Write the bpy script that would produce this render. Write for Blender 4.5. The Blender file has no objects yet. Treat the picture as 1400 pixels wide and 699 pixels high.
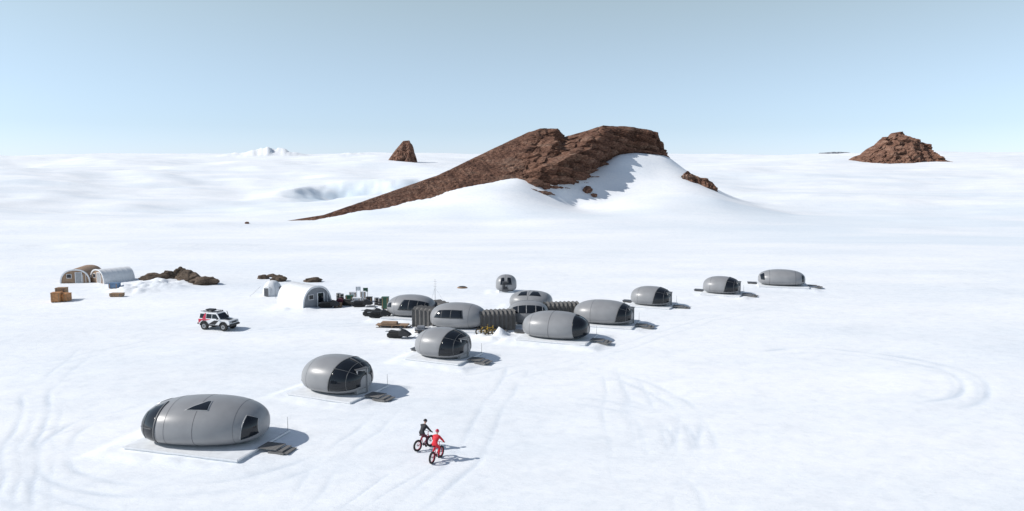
import bpy, bmesh, math, random
import numpy as np
from mathutils import Vector, Matrix, noise
R=math.radians
random.seed(4)
scene=bpy.context.scene
scene.view_settings.view_transform='Standard'
scene.view_settings.look='None'
scene.view_settings.exposure=0
# ------------------------------------------------------------------ survey helpers
H=16.1; F=1050.0; PITCH=math.atan(114.5/F)
cp,sp=math.cos(PITCH),math.sin(PITCH)
def ray(a,b):
    u=(a-700)/F; v=(349.5-b)/F
    return u, cp+v*sp, -sp+v*cp
def G(a,b):                       # point of the flat snow field
    x,y,z=ray(a,b); t=-H/z
    return Vector((x*t,y*t,0))
def P(a,b,Y):                     # point at a surveyed distance
    x,y,z=ray(a,b); t=Y/y
    return Vector((x*t,Y,H+z*t))
# ------------------------------------------------------------------ materials
def newmat(name):
    m=bpy.data.materials.new(name); m.use_nodes=True
    nt=m.node_tree; b=nt.nodes['Principled BSDF']
    return m,nt,b
def N(nt,t,**k):
    n=nt.nodes.new(t)
    for a,v in k.items(): setattr(n,a,v)
    return n
def simple(name,col,rough=0.6,metal=0.0,var=0.12,scale=3.0,bump=0.0,spec=0.5,coat=0):
    m,nt,b=newmat(name)
    tc=N(nt,'ShaderNodeTexCoord'); no=N(nt,'ShaderNodeTexNoise')
    no.inputs['Scale'].default_value=scale; no.inputs['Detail'].default_value=6
    nt.links.new(tc.outputs['Object'],no.inputs['Vector'])
    r=N(nt,'ShaderNodeValToRGB')
    r.color_ramp.elements[0].position=.3; r.color_ramp.elements[1].position=.7
    r.color_ramp.elements[0].color=(*[c*(1-var) for c in col],1)
    r.color_ramp.elements[1].color=(*[min(1,c*(1+var)) for c in col],1)
    nt.links.new(no.outputs['Fac'],r.inputs['Fac']); nt.links.new(r.outputs['Color'],b.inputs['Base Color'])
    b.inputs['Roughness'].default_value=rough; b.inputs['Metallic'].default_value=metal
    b.inputs['Specular IOR Level'].default_value=spec
    if coat: b.inputs['Coat Weight'].default_value=coat
    if bump:
        bp=N(nt,'ShaderNodeBump'); bp.inputs['Strength'].default_value=bump; bp.inputs['Distance'].default_value=.05
        nt.links.new(no.outputs['Fac'],bp.inputs['Height']); nt.links.new(bp.outputs['Normal'],b.inputs['Normal'])
    return m
M={}
M['pod']=simple('pod_gelcoat',(.26,.262,.268),.36,0,.07,1.2,.02,.45)
M['seam']=simple('seam',(.10,.10,.11),.6)
M['glass']=simple('tinted_glass',(.010,.013,.018),.08,0,.2,1,0,.45)
M['frame']=simple('window_frame',(.09,.092,.096),.45)
M['frameg']=simple('light_frame',(.33,.335,.34),.45)
M['white']=simple('white_paint',(.74,.75,.76),.45,0,.05)
M['deck']=simple('deck_planks',(.15,.145,.14),.8,0,.25,6)
M['base']=simple('insulated_deck',(.76,.78,.80),.6,0,.08,2)
M['black']=simple('black_plastic',(.018,.018,.02),.5)
M['rubber']=simple('rubber',(.02,.02,.02),.8)
M['red']=simple('red_fabric',(.62,.015,.03),.7,0,.15,8,.2)
M['redp']=simple('red_paint',(.50,.02,.06),.35)
M['maroon']=simple('maroon_fabric',(.09,.015,.03),.8,0,.2,8,.2)
M['blackf']=simple('black_fabric',(.016,.017,.022),.75,0,.2,8,.2)
M['skin']=simple('skin',(.5,.3,.22),.55)
M['orange']=simple('orange_tarp',(.42,.20,.08),.6,0,.3,5)
M['yellow']=simple('yellow_paint',(.65,.40,.03),.4)
M['green']=simple('green_plastic',(.03,.10,.06),.5)
M['steel']=simple('steel',(.30,.31,.32),.45,.6)
M['accord']=simple('corridor_fabric',(.115,.11,.105),.8,0,.15,3,.1)
M['tan']=simple('tan_canvas',(.30,.20,.13),.8,0,.2,3,.1)
M['cwhite']=simple('white_canvas',(.68,.69,.70),.7,0,.06,2,.1)
M['grey']=simple('grey_canvas',(.22,.23,.25),.7,0,.1,2)
M['panel']=simple('dark_panel',(.07,.075,.085),.5,0,.1)
M['wood']=simple('wood_crate',(.30,.19,.11),.75,0,.25,5)
M['blue']=simple('blue_tarp',(.12,.2,.32),.6)

def rockmat(name,c1,c2,c3,sc=0.12,dark=.42,bs=.9,bd=.9):
    m,nt,b=newmat(name)
    geo=N(nt,'ShaderNodeNewGeometry')
    mp=N(nt,'ShaderNodeMapping'); mp.inputs['Scale'].default_value=(.85,.85,3.6); mp.inputs['Rotation'].default_value=(0,R(14),0)
    nt.links.new(geo.outputs['Position'],mp.inputs['Vector'])
    n1=N(nt,'ShaderNodeTexNoise'); n1.inputs['Scale'].default_value=sc; n1.inputs['Detail'].default_value=12; n1.inputs['Roughness'].default_value=.65
    n2=N(nt,'ShaderNodeTexNoise'); n2.inputs['Scale'].default_value=sc*9; n2.inputs['Detail'].default_value=10; n2.inputs['Roughness'].default_value=.75
    nt.links.new(mp.outputs[0],n1.inputs['Vector']); nt.links.new(mp.outputs[0],n2.inputs['Vector'])
    r=N(nt,'ShaderNodeValToRGB'); e=r.color_ramp.elements
    e[0].position=.34; e[0].color=(*c1,1); e[1].position=.66; e[1].color=(*c3,1)
    k=e.new(.5); k.color=(*c2,1)
    nt.links.new(n1.outputs['Fac'],r.inputs['Fac'])
    r2=N(nt,'ShaderNodeValToRGB'); r2.color_ramp.elements[0].position=.38; r2.color_ramp.elements[1].position=.6
    r2.color_ramp.elements[0].color=(dark,dark*.93,dark*.9,1); r2.color_ramp.elements[1].color=(1.1,1.08,1.05,1)
    nt.links.new(n2.outputs['Fac'],r2.inputs['Fac'])
    mx=N(nt,'ShaderNodeMix',data_type='RGBA',blend_type='MULTIPLY'); mx.inputs[0].default_value=1
    nt.links.new(r.outputs[0],mx.inputs[6]); nt.links.new(r2.outputs[0],mx.inputs[7])
    nt.links.new(mx.outputs[2],b.inputs['Base Color']); b.inputs['Roughness'].default_value=.95
    b.inputs['Specular IOR Level'].default_value=.15
    bp=N(nt,'ShaderNodeBump'); bp.inputs['Strength'].default_value=bs; bp.inputs['Distance'].default_value=bd
    nt.links.new(n2.outputs['Fac'],bp.inputs['Height']); nt.links.new(bp.outputs[0],b.inputs['Normal'])
    return m
M['rock']=rockmat('red_rock',(.16,.092,.070),(.28,.155,.11),(.38,.25,.19),.12,.34,.95,.9)
M['rockd']=rockmat('dark_rock',(.085,.068,.055),(.14,.11,.085),(.22,.17,.135),.5,.55,.8,.2)

# snow
m,nt,b=newmat('snow'); M['snow']=m
geo=N(nt,'ShaderNodeNewGeometry')
at=N(nt,'ShaderNodeAttribute',attribute_name='ice_shade')  # glazed ice patches, plus the scoop's painted shade
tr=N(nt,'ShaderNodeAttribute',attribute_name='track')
mp=N(nt,'ShaderNodeMapping'); mp.inputs['Scale'].default_value=(.35,1.0,1); mp.inputs['Rotation'].default_value=(0,0,R(-18))
nt.links.new(geo.outputs['Position'],mp.inputs['Vector'])
nA=N(nt,'ShaderNodeTexNoise'); nA.inputs['Scale'].default_value=.06; nA.inputs['Detail'].default_value=10; nA.inputs['Roughness'].default_value=.62
nB=N(nt,'ShaderNodeTexNoise'); nB.inputs['Scale'].default_value=1.1; nB.inputs['Detail'].default_value=12; nB.inputs['Roughness'].default_value=.72
nC=N(nt,'ShaderNodeTexNoise'); nC.inputs['Scale'].default_value=.9; nC.inputs['Detail'].default_value=8; nC.inputs['Roughness'].default_value=.7
nt.links.new(mp.outputs[0],nA.inputs['Vector']); nt.links.new(mp.outputs[0],nB.inputs['Vector']); nt.links.new(geo.outputs['Position'],nC.inputs['Vector'])
r=N(nt,'ShaderNodeValToRGB'); e=r.color_ramp.elements
e[0].position=.36; e[0].color=(.79,.825,.86,1); e[1].position=.60; e[1].color=(.89,.90,.91,1)
nt.links.new(nA.outputs['Fac'],r.inputs['Fac'])
rc=N(nt,'ShaderNodeValToRGB'); rc.color_ramp.elements[0].position=.35; rc.color_ramp.elements[1].position=.54
rc.color_ramp.elements[0].color=(.93,.94,.955,1); rc.color_ramp.elements[1].color=(1,1,1,1)
nt.links.new(nC.outputs['Fac'],rc.inputs['Fac'])
mm=N(nt,'ShaderNodeMix',data_type='RGBA',blend_type='MULTIPLY'); mm.inputs[0].default_value=1
nt.links.new(r.outputs[0],mm.inputs[6]); nt.links.new(rc.outputs[0],mm.inputs[7])
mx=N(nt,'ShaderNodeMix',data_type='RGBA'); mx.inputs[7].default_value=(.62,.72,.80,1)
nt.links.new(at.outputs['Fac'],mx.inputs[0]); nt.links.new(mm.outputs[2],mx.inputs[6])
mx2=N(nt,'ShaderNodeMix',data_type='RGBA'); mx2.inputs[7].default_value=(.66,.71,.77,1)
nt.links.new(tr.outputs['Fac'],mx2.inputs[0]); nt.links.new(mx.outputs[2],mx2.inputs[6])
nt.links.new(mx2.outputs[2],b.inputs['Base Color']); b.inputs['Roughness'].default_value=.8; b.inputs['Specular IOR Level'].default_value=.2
bp=N(nt,'ShaderNodeBump'); bp.inputs['Strength'].default_value=.6; bp.inputs['Distance'].default_value=.16
nt.links.new(nB.outputs['Fac'],bp.inputs['Height']); nt.links.new(bp.outputs[0],b.inputs['Normal'])

# ------------------------------------------------------------------ mesh helpers
def mkobj(name,verts,faces,mat=None,parent=None,smooth=False,loc=None,rotz=0):
    me=bpy.data.meshes.new(name); me.from_pydata([tuple(v) for v in verts],[],faces); me.update()
    bm=bmesh.new(); bm.from_mesh(me); bmesh.ops.recalc_face_normals(bm,faces=bm.faces); bm.to_mesh(me); bm.free()
    if mat: me.materials.append(mat)
    if smooth: me.polygons.foreach_set('use_smooth',[True]*len(me.polygons))
    o=bpy.data.objects.new(name,me); scene.collection.objects.link(o)
    if parent: o.parent=parent
    if loc is not None: o.location=loc
    o.rotation_euler[2]=rotz
    return o
def empty(name,loc,rotz=0,scale=1):
    o=bpy.data.objects.new(name,None); scene.collection.objects.link(o)
    o.location=loc; o.rotation_euler[2]=rotz; o.scale=(scale,)*3; o.empty_display_size=.2
    return o
def box(name,size,loc,mat,parent,rot=(0,0,0),bevel=.0):
    bm=bmesh.new(); bmesh.ops.create_cube(bm,size=1)
    bmesh.ops.scale(bm,vec=size,verts=bm.verts)
    if bevel: bmesh.ops.bevel(bm,geom=bm.edges[:],offset=bevel,segments=2,affect='EDGES')
    me=bpy.data.meshes.new(name); bm.to_mesh(me); bm.free(); me.materials.append(mat)
    o=bpy.data.objects.new(name,me); scene.collection.objects.link(o)
    o.location=loc; o.rotation_euler=rot; o.parent=parent
    return o
def tube(name,a,b,r,mat,parent,r2=None,seg=10):
    a=Vector(a); b=Vector(b); d=b-a
    bm=bmesh.new(); bmesh.ops.create_cone(bm,cap_ends=True,segments=seg,radius1=r,radius2=r if r2 is None else r2,depth=d.length)
    me=bpy.data.meshes.new(name); bm.to_mesh(me); bm.free(); me.materials.append(mat)
    me.polygons.foreach_set('use_smooth',[len(p.vertices)==4 for p in me.polygons])
    o=bpy.data.objects.new(name,me); scene.collection.objects.link(o)
    o.location=(a+b)/2; o.rotation_mode='QUATERNION'; o.rotation_quaternion=d.to_track_quat('Z','Y'); o.parent=parent
    return o
def torus(name,R1,r,loc,mat,parent,axis='Y',ns=32,nr=10):
    v=[];f=[]
    for i in range(ns):
        a=2*math.pi*i/ns
        for j in range(nr):
            bb=2*math.pi*j/nr; rr=R1+r*math.cos(bb)
            v.append((rr*math.cos(a),r*math.sin(bb),rr*math.sin(a)))
            f.append((i*nr+j,((i+1)%ns)*nr+j,((i+1)%ns)*nr+(j+1)%nr,i*nr+(j+1)%nr))
    return mkobj(name,v,f,mat,parent,True,loc)
def prism(name,pts,wfun,mat,parent,bevel=.03,smooth=False):
    n=len(pts); v=[(x,-wfun(x,z),z) for x,z in pts]+[(x,wfun(x,z),z) for x,z in pts]
    f=[tuple(range(n)),tuple(range(2*n-1,n-1,-1))]+[(i,(i+1)%n,n+(i+1)%n,n+i) for i in range(n)]
    o=mkobj(name,v,f,mat,parent)
    if bevel:
        md=o.modifiers.new('b','BEVEL'); md.width=bevel; md.segments=3; md.limit_method='ANGLE'; md.angle_limit=R(25)
    return o

# ------------------------------------------------------------------ numpy noise
rng=np.random.RandomState(7); TAB=rng.rand(256,256)
def vn(x,y,s=0):
    x=x+s*17.3; y=y+s*31.7
    xi=np.floor(x).astype(int); yi=np.floor(y).astype(int); fx=x-xi; fy=y-yi
    fx=fx*fx*fx*(fx*(fx*6-15)+10); fy=fy*fy*fy*(fy*(fy*6-15)+10)
    a=TAB[xi%256,yi%256]; b_=TAB[(xi+1)%256,yi%256]; c=TAB[xi%256,(yi+1)%256]; d=TAB[(xi+1)%256,(yi+1)%256]
    return (a*(1-fx)+b_*fx)*(1-fy)+(c*(1-fx)+d*fx)*fy-.5
def fbm(x,y,o=5,s=0):
    t=0;a=1
    for k in range(o):
        t=t+a*vn(x,y,s+k); x=x*2.03; y=y*2.03; a*=.5
    return t
def ss(a,b,x):
    t=np.clip((x-a)/(b-a),0,1); return t*t*(3-2*t)
# ------------------------------------------------------------------ terrain height
bY=[-100,185,250,300,400,550,700,1100,1400,1600,2200,4000]
bZ=[0,0,1.2,3.2,9.6,17,24,38,46.5,49.5,45,20]
def base(y): return np.interp(y,bY,bZ)
ctrl=[(440,300,235),(470,294,237),(500,288,240),(530,284,243),(560,278,246),(590,272,249),(620,262,252),(650,256,255),(680,251,258),(712,249,260),
 (737,262,258),(752,268,258),(768,264,262),(787,252,270),(803,243,278),(822,227,290),(846,212,298),(870,209,303),(890,210,306),(908,212,308),
 (600,298,225),(650,292,230),(700,282,236),(680,270,244),(745,284,240),(640,276,241),(560,293,232),
 (800,282,260),(780,277,261),(828,273,265),(840,256,276),(866,236,287),(870,256,277),(854,278,257),(898,236,289),(935,248,283),(975,272,262),(1010,288,252),
 (925,226,302),(945,238,300),(850,290,243),(900,282,248),(800,292,240),(950,290,240),
 (760,305,215),(850,305,215),(660,310,213)]
cx=[];cz=[]
for a,b_,Y in ctrl:
    p=P(a,b_,Y); cx.append((p.x,p.y)); cz.append(p.z-float(base(Y)))
for q in [(-110,205),(-80,200),(-40,192),(0,188),(40,190),(80,197),(110,215),(130,260),(130,320),(100,370),(50,390),(0,390),(-50,380),(-90,350),(-120,300),(-125,250),(-85,235),(-70,280),(80,330),(90,290),(95,255)]:
    cx.append(q); cz.append(0)
cx+= [(-30,300),(0,325),(30,345),(60,335),(10,300),(30,310)]; cz+=[1,3,3,2,6,8]
cx=np.array(cx,float); cz=np.array(cz); C=4.0
A=np.sqrt(((cx[:,None]-cx[None])**2).sum(-1)+C*C)
W=np.linalg.solve(A,cz)
def hill(x,y):
    out=np.zeros_like(x); msk=(np.abs(x)<150)&(y>180)&(y<400)
    xm=x[msk]; ym=y[msk]; s=np.zeros_like(xm)
    for (a,b_),w in zip(cx,W): s+=w*np.sqrt((xm-a)**2+(ym-b_)**2+C*C)
    win=ss(150,118,np.abs(xm))*ss(182,200,ym)*ss(400,375,ym)
    out[msk]=s*win; return out
pods=[('a',284,605,7.3,4.7,2.5,-16,'big'),('b',462,537,5.1,4.3,2.5,-24,'end'),('c',606,490,4.8,4.1,2.4,-24,'end'),
('d',760,464,6.5,4.3,2.45,-20,'cap'),('e',825,444,6.3,4.2,2.35,-20,'end2'),('f',890,419,4.8,4.0,2.15,-24,'end'),
('g',986,403,4.7,4.0,2.15,-24,'end'),('h',1068,392,6.3,4.2,2.15,-14,'plain'),('i',692,400,2.8,2.8,2.15,0,'small'),
('j',726,424,5.0,4.2,2.0,-10,'top'),('k',722,444,4.3,4.1,2.3,0,'dome'),('l',627,450,5.8,4.1,2.45,-12,'side'),('m',563,434,5.4,4.1,2.25,-12,'side2')]
bumps=[]
for a,b_,rx,ry,h in [(200,393,5,2.2,.55),(180,398,3,1.5,.4),(225,388,4,2,.5),(690,462,2.4,1.0,.6),(676,459,1.6,.8,.4),
   (405,424,3,1.2,.25),(640,461,2,.8,.25),(610,459,3,.8,.2),(560,466,3,1,.15)]:
    p=G(a,b_); bumps.append((p.x,p.y,rx,ry,h))
tracks=[]
def arc(c,Rr,a0,a1,w=.16,s=1.0,gauge=1.5):
    for g in ([-gauge/2,gauge/2] if gauge else [0]): tracks.append(('c',c[0],c[1],Rr+g,R(a0),R(a1),w,s))
def line(p,q,w=.16,s=1.0,gauge=1.5):
    p=Vector(p[:2]); q=Vector(q[:2]); d=(q-p).normalized(); n=Vector((-d.y,d.x))
    for g in ([-gauge/2,gauge/2] if gauge else [0]): tracks.append(('l',*(p+n*g),*(q+n*g),w,s))
line(G(14,699),G(50,540),.15,.9); line(G(50,540),G(120,480),.15,.6); line(G(40,699),G(62,560),.12,.5)
line(G(0,610),G(190,560),.15,.4); line(G(60,500),G(280,450),.15,.6)
arc((-18,47),9.5,160,330,.2,.8); arc((-17,46.3),12,180,300,.2,.5)
c=G(1165,512); arc((c.x,c.y),8.5,-80,120,.25,.9); arc((c.x-2.5,c.y+1),10.6,-60,60,.2,.4)
line(G(700,500),G(640,620),.15,.6); line(G(640,620),G(560,699),.18,.7)
c=G(760,600); arc((c.x,c.y),8,-60,80,.2,.5); arc((c.x-6,c.y+5),15,-45,50,.2,.5); arc((c.x-1,c.y+1),10.2,-50,60,.2,.3)
line(G(540,560),G(400,699),.15,.5); line(G(700,520),G(900,460),.15,.55); line(G(330,452),G(520,440),.15,.6); line(G(640,510),G(760,485),.15,.5)
line(G(900,460),G(1040,420),.15,.4); line(G(1180,480),G(1330,470),.2,.3); line(G(860,520),G(930,699),.2,.4); line(G(830,500),G(860,699),.15,.35)
line(G(592,634),G(500,699),.06,1,0); line(G(573,620),G(470,699),.06,1,0)

def height(x,y):
    z=base(y)+hill(x,y)
    far=ss(350,900,y)
    z=z+far*(fbm(x/260,y/260,4,3)*9+ (x/1500)*6*ss(0,400,x)*0.6)
    z=z+ss(190,330,y)*fbm(x/60,y/45,4,5)*2.2*(1-.4*far)
    lf=ss(-20,-120,x)
    xr=x*.86+y*.5; yr=-x*.5+y*.86
    z=z+ss(210,330,y)*ss(1200,700,y)*(fbm(xr/110+.3,yr/190,3,91)*8.5*lf+fbm(x/150,y/120,3,95)*5*(1-lf)*ss(90,160,np.abs(x)))
    for (yc,amp,wd,sl,xa,xb) in [(172,1.2,7,.10,-30,-80),(215,1.5,10,-.06,-60,-110)]:
        yy=y-yc-x*sl-8*fbm(x/40,y/60,2,int(yc))
        z=z+amp*np.exp(-(yy/wd)**2)*ss(xa,xb,x)*(1+.8*fbm(x/30,y/25,3,22))
    def bump(a,b_,Y,rx,ry,h):
        p=P(a,b_,Y); d=((x-p.x)/rx)**2+((y-p.y)/ry)**2
        return h*np.exp(-d)
    cr=(1+.7*fbm(x/12,y/30,5,9))
    z=z+(bump(374,215,1150,24,60,9)+bump(345,215,1150,45,60,5)+bump(402,215,1150,24,60,4))*cr
    z=z+bump(480,215,1000,26,60,5)*cr+bump(505,215,900,30,60,4)
    # wind scoop behind the ridge: sloping on the left, steeper at the back
    wx=x+9*fbm(x/22,y/22,4,2); wy=y+12*fbm(x/25,y/25,4,6)
    e1=ss(-114,-92,wx)*ss(-8,-45,wx); e2=ss(438,420,wy)*ss(345,405,wy)
    z=z-6.5*e1*e2
    z=z+1.6*np.exp(-((wx+114)/12)**2-((wy-405)/30)**2)+2.2*np.exp(-((wy-442)/11)**2)*ss(-114,-96,wx)*ss(0,-30,wx)
    near=ss(190,120,y)
    z=z+near*(fbm(x/26,y/18,3,11)*.34+fbm((x*.9+y*.3)/5,(y-.25*x)/1.6,5,13)*.075)
    for a,b_,rx,ry,h in bumps:
        d=((x-a)/rx)**2+((y-b_)/ry)**2
        z=z+h*np.exp(-d**1.5)*(1+1.1*fbm(x*1.1,y*1.1,4,31))
    for k,a,b_,L,Wd,Hh,rt,kind in pods:
        p=G(a,b_); t=R(rt); dx=x-p.x; dy=y-p.y
        lx=dx*math.cos(t)+dy*math.sin(t); ly=-dx*math.sin(t)+dy*math.cos(t)
        d=np.maximum(np.abs(lx)/(L/2+.7),np.abs(ly)/(Wd/2+.7))
        m=ss(1.35,1.02,d)
        z=z*(1-m)+m*(.13+.10*fbm(x*.8,y*.8,4,41))
    return z
def trackmask(x,y):
    m=np.zeros_like(x)
    wob=fbm(x/7,y/7,2,51)*1.1
    for t in tracks:
        if t[0]=='c':
            _,a,b_,Rr,a0,a1,w,s=t
            d=np.abs(np.hypot(x-a,y-b_)-Rr+wob*.8); an=np.arctan2(y-b_,x-a)
            for o in (0,2*math.pi):
                k=ss(a0-.1,a0+.3,an+o)*ss(a1+.1,a1-.3,an+o)
                m=np.maximum(m,s*k*np.exp(-(d/w)**2))
        else:
            _,x0,y0,x1,y1,w,s=t
            L=math.hypot(x1-x0,y1-y0); ux,uy=(x1-x0)/L,(y1-y0)/L
            q=(x-x0)*ux+(y-y0)*uy; d=np.abs(-(x-x0)*uy+(y-y0)*ux+wob)
            k=ss(-2,2,q)*ss(L+2,L-2,q)
            m=np.maximum(m,s*k*np.exp(-(d/w)**2))
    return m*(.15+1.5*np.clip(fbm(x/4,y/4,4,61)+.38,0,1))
ys=[-80,-40,-10,8]; y=14.0
while y<4200: ys.append(y); y*=1.0052 if y<220 else (1.008 if y<700 else 1.03)
ys=np.array(ys); nc=900
hw=45+.82*np.maximum(ys,0)
uu=np.linspace(-1,1,nc)
X=uu[None]*hw[:,None]; Yg=np.repeat(ys[:,None],nc,1)
Z=height(X.ravel(),Yg.ravel()).reshape(X.shape)
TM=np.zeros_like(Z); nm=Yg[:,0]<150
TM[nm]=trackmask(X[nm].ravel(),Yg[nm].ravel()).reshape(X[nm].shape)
Z-=TM*.04
ICE_SHADE=np.clip(ss(.02,.5,fbm(X/70,Yg/22,5,71)+.28)*ss(20,90,X)*ss(135,180,Yg)*ss(330,250,Yg),0,1)*.42
ICE_SHADE=np.maximum(ICE_SHADE,.28*ss(.0,.5,fbm(X/90,Yg/25,5,81)+.05)*ss(150,220,Yg)*ss(900,300,Yg))
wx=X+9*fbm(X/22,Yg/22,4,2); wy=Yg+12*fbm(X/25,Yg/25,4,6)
ICE_SHADE=np.maximum(ICE_SHADE,ss(-116,-96,wx)*ss(-4,-36,wx)*ss(446,424,wy)*ss(335,385,wy)*(.3+.6*ss(-.25,.3,fbm(X/14,Yg/8,4,4))))  # shade of the wind scoop, painted into the snow colour as blue
nr=len(ys)
co=np.stack([X.ravel(),Yg.ravel(),Z.ravel()],1).astype(np.float32)
idx=np.arange(nr*nc).reshape(nr,nc)
fa=np.stack([idx[:-1,:-1],idx[:-1,1:],idx[1:,1:],idx[1:,:-1]],-1).reshape(-1,4)
me=bpy.data.meshes.new('snow_ground'); me.vertices.add(len(co)); me.vertices.foreach_set('co',co.ravel())
me.loops.add(fa.size); me.loops.foreach_set('vertex_index',fa.ravel().astype(np.int32))
me.polygons.add(len(fa)); me.polygons.foreach_set('loop_start',(np.arange(len(fa))*4).astype(np.int32))
me.polygons.foreach_set('use_smooth',np.ones(len(fa),bool))
me.update(); me.validate()
for nme,arr in (('ice_shade',ICE_SHADE),('track',np.clip(TM,0,1))):
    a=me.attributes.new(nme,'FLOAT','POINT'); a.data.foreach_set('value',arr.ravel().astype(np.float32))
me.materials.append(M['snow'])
go=bpy.data.objects.new('snow_ground',me); scene.collection.objects.link(go)
def gz(x,y): return float(height(np.array([float(x)]),np.array([float(y)]))[0])
def GG(a,b_):
    p=G(a,b_); p.z=gz(p.x,p.y); return p

# ------------------------------------------------------------------ mountain
keys=[
((372,309,231),None,(374,305,233)),((440,301,235),None,(442,294,240)),((500,289,240),None,(520,267,255)),((560,279,246),None,(600,239,268)),
((620,264,252),(638,240,264),(652,214,280)),((680,253,258),(692,226,270),(698,192,288)),((705,251,260),(716,221,271),(722,181,293)),((716,252,260),(724,222,270),(738,176,295)),
((738,266,258),(742,228,264),(764,175,298)),((757,271,259),(760,224,266),(772,187,300)),((785,255,269),(786,210,274),(798,180,303)),
((803,246,277),(808,204,282),(826,171,306)),((822,229,289),(834,199,293),(852,173,309)),((846,216,298),(862,197,301),(880,176,311)),
((880,212,304),(886,200,306),(897,182,312)),((906,214,308),(906,207,309),(906,196,312)),((914,222,311),(914,220,312),(913,215,314))]
sec=[]
for f,m_,c_ in keys:
    f=P(*f); c_=P(*c_); m_=P(*m_) if m_ else f.lerp(c_,.5)+Vector((0,0,-.3))
    f0=f+Vector((0,-3,-7.0))
    sec.append((f0,f,m_,c_,c_+Vector((4,8,-5)),Vector((c_.x+6,c_.y+24,min(c_.z-3,3)))))
ns=640
seclen=[0]
for i in range(1,len(sec)): seclen.append(seclen[-1]+(sec[i][3]-sec[i-1][3]).length+1)
S6=np.array([[list(q) for q in s] for s in sec])
sp_=np.linspace(0,seclen[-1],ns)
ctr=np.zeros((ns,6,3))
for k in range(6):
    for d in range(3): ctr[:,k,d]=np.interp(sp_,seclen,S6[:,k,d])
tk=[0,.14,.46,.82,.89,1]; nt_=290
tv=np.linspace(0,1,nt_)
V=np.zeros((ns,nt_,3))
for i in range(ns):
    for d in range(3): V[i,:,d]=np.interp(tv,tk,ctr[i,:,d])
for i in range(ns):
    x0=ctr[i,3,0]
    crag=min(1,max(0.0,(x0+0)/12))
    tip=min(1,sp_[i]/25)
    for j in range(nt_):
        x,y,z=V[i,j]
        big=noise.fractal(Vector((x*.1,y*.1,z*.15)),0.9,2.1,5)
        rid=noise.ridged_multi_fractal(Vector((x*.08,y*.08,z*.11)),.9,2.2,7,1,2)-1.1
        fine=noise.fractal(Vector((x*.6,y*.6,z*.8)),.6,2.1,5)
        if crag>0:
            zz=z+x*.20+y*.04+1.8*noise.noise(Vector((x*.05,y*.05,7)))+.35*big
            T=3.1; q=zz/T; k=math.floor(q); fr=q-k
            amp=.4+1.9*abs(noise.noise(Vector((k*3.7,x*.08,1))))
            saw=(fr**1.6)*amp-.5
            T2=.95; fr2=zz/T2-math.floor(zz/T2)
            cell=noise.voronoi(Vector((x*.17+big*.25,y*.17,k*.5)))[0]; cw=cell[1]-cell[0]
            dc=saw*4.2+fr2*.5+big*.7+rid*.8+fine*.4+(min(cw,.35)-.2)*4.6
        else: dc=0
        gully=noise.noise(Vector(((x+z*.9)*.22,y*.06,1.3))); g2=noise.noise(Vector(((x+z*.9)*.8,y*.1,4.3)))
        dl=big*.4+fine*.5+gully*.6+g2*.5+rid*.35
        d=tip*((1-crag)*dl+crag*dc)
        crest=math.exp(-((tv[j]-.82)/.045)**2)
        d*=1-.55*crest
        V[i,j,1]-=d*.75; V[i,j,2]+=d*.16; V[i,j,0]+= crag*d*.35
V=V.reshape(-1,3)
faces=[(i*nt_+j,(i+1)*nt_+j,(i+1)*nt_+j+1,i*nt_+j+1) for i in range(ns-1) for j in range(nt_-1)]
mkobj('rocky_mountain',V,faces,M['rock'],None,False)

def silhouette_rock(name,pts,Y,depth,amp,mat,nx=120,ny=80,skirt=6):
    W3=[P(a,b_,Y) for a,b_ in pts]; xs=[p.x for p in W3]; zs=[p.z for p in W3]
    v=[]
    zb=min(zs)-skirt
    for i in range(nx):
        x=xs[0]+(xs[-1]-xs[0])*i/(nx-1); top=float(np.interp(x,xs,zs))
        for j in range(ny):
            s=-1+2*j/(ny-1)
            h=(top-zb)*(1-abs(s)**1.25)
            edge=min(1,(1-abs(s))*4)
            q=Vector((x,Y+s*depth,h))
            n_=noise.ridged_multi_fractal(q*(.9/amp/6),.9,2.2,6,1,2)-1.1
            n2=noise.fractal(q*(2.5/amp/4),.8,2.1,5)
            n3=noise.noise(q*(.35/amp))
            zz=(h+x*.22+n2*amp*.5+n3*amp*2.2)/(amp*1.7); kk=math.floor(zz); fr=zz-kk
            a2=2.4*abs(noise.noise(Vector((kk*2.3,x*.12/amp,3))))
            d=amp*(n_*.8+n2*.6+(fr**1.5-.4)*a2+n3*1.0)*edge
            v.append((x+.25*d,Y+s*depth*(1+.1*n2)-d*.8,zb+h+d*.24*(1-.2*math.exp(-(s/.15)**2))))
    f=[(i*ny+j,(i+1)*ny+j,(i+1)*ny+j+1,i*ny+j+1) for i in range(nx-1) for j in range(ny-1)]
    return mkobj(name,v,f,mat)
silhouette_rock('rock_outcrop',[(526,226),(530,220),(537,210),(544,201),(551,193),(560,191.5),(564,199),(567,209),(570,220),(572,227)],650,14,2.0,M['rock'])
silhouette_rock('rock_outcrop',[(1158,222),(1168,214),(1178,211),(1188,202),(1198,197),(1205,188),(1214,187),(1222,181),(1234,180),(1239,186),(1252,188),(1257,195),(1267,199),(1273,208),(1281,212),(1290,222)],700,34,3.6,M['rock'],240,130)
silhouette_rock('rock_outcrop',[(932,240),(938,234),(948,238),(958,243),(966,244),(973,249),(981,261),(984,276)],287,4.5,1.2,M['rock'],90,50,3)
silhouette_rock('rock_outcrop',[(250,217),(255,213.5),(260,212.5),(266,216)],1300,6,1.0,M['rockd'],30,20,6)
silhouette_rock('rock_outcrop',[(306,216),(311,212),(316,211.5),(321,216)],1200,6,1.0,M['rockd'],30,20,6)
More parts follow.
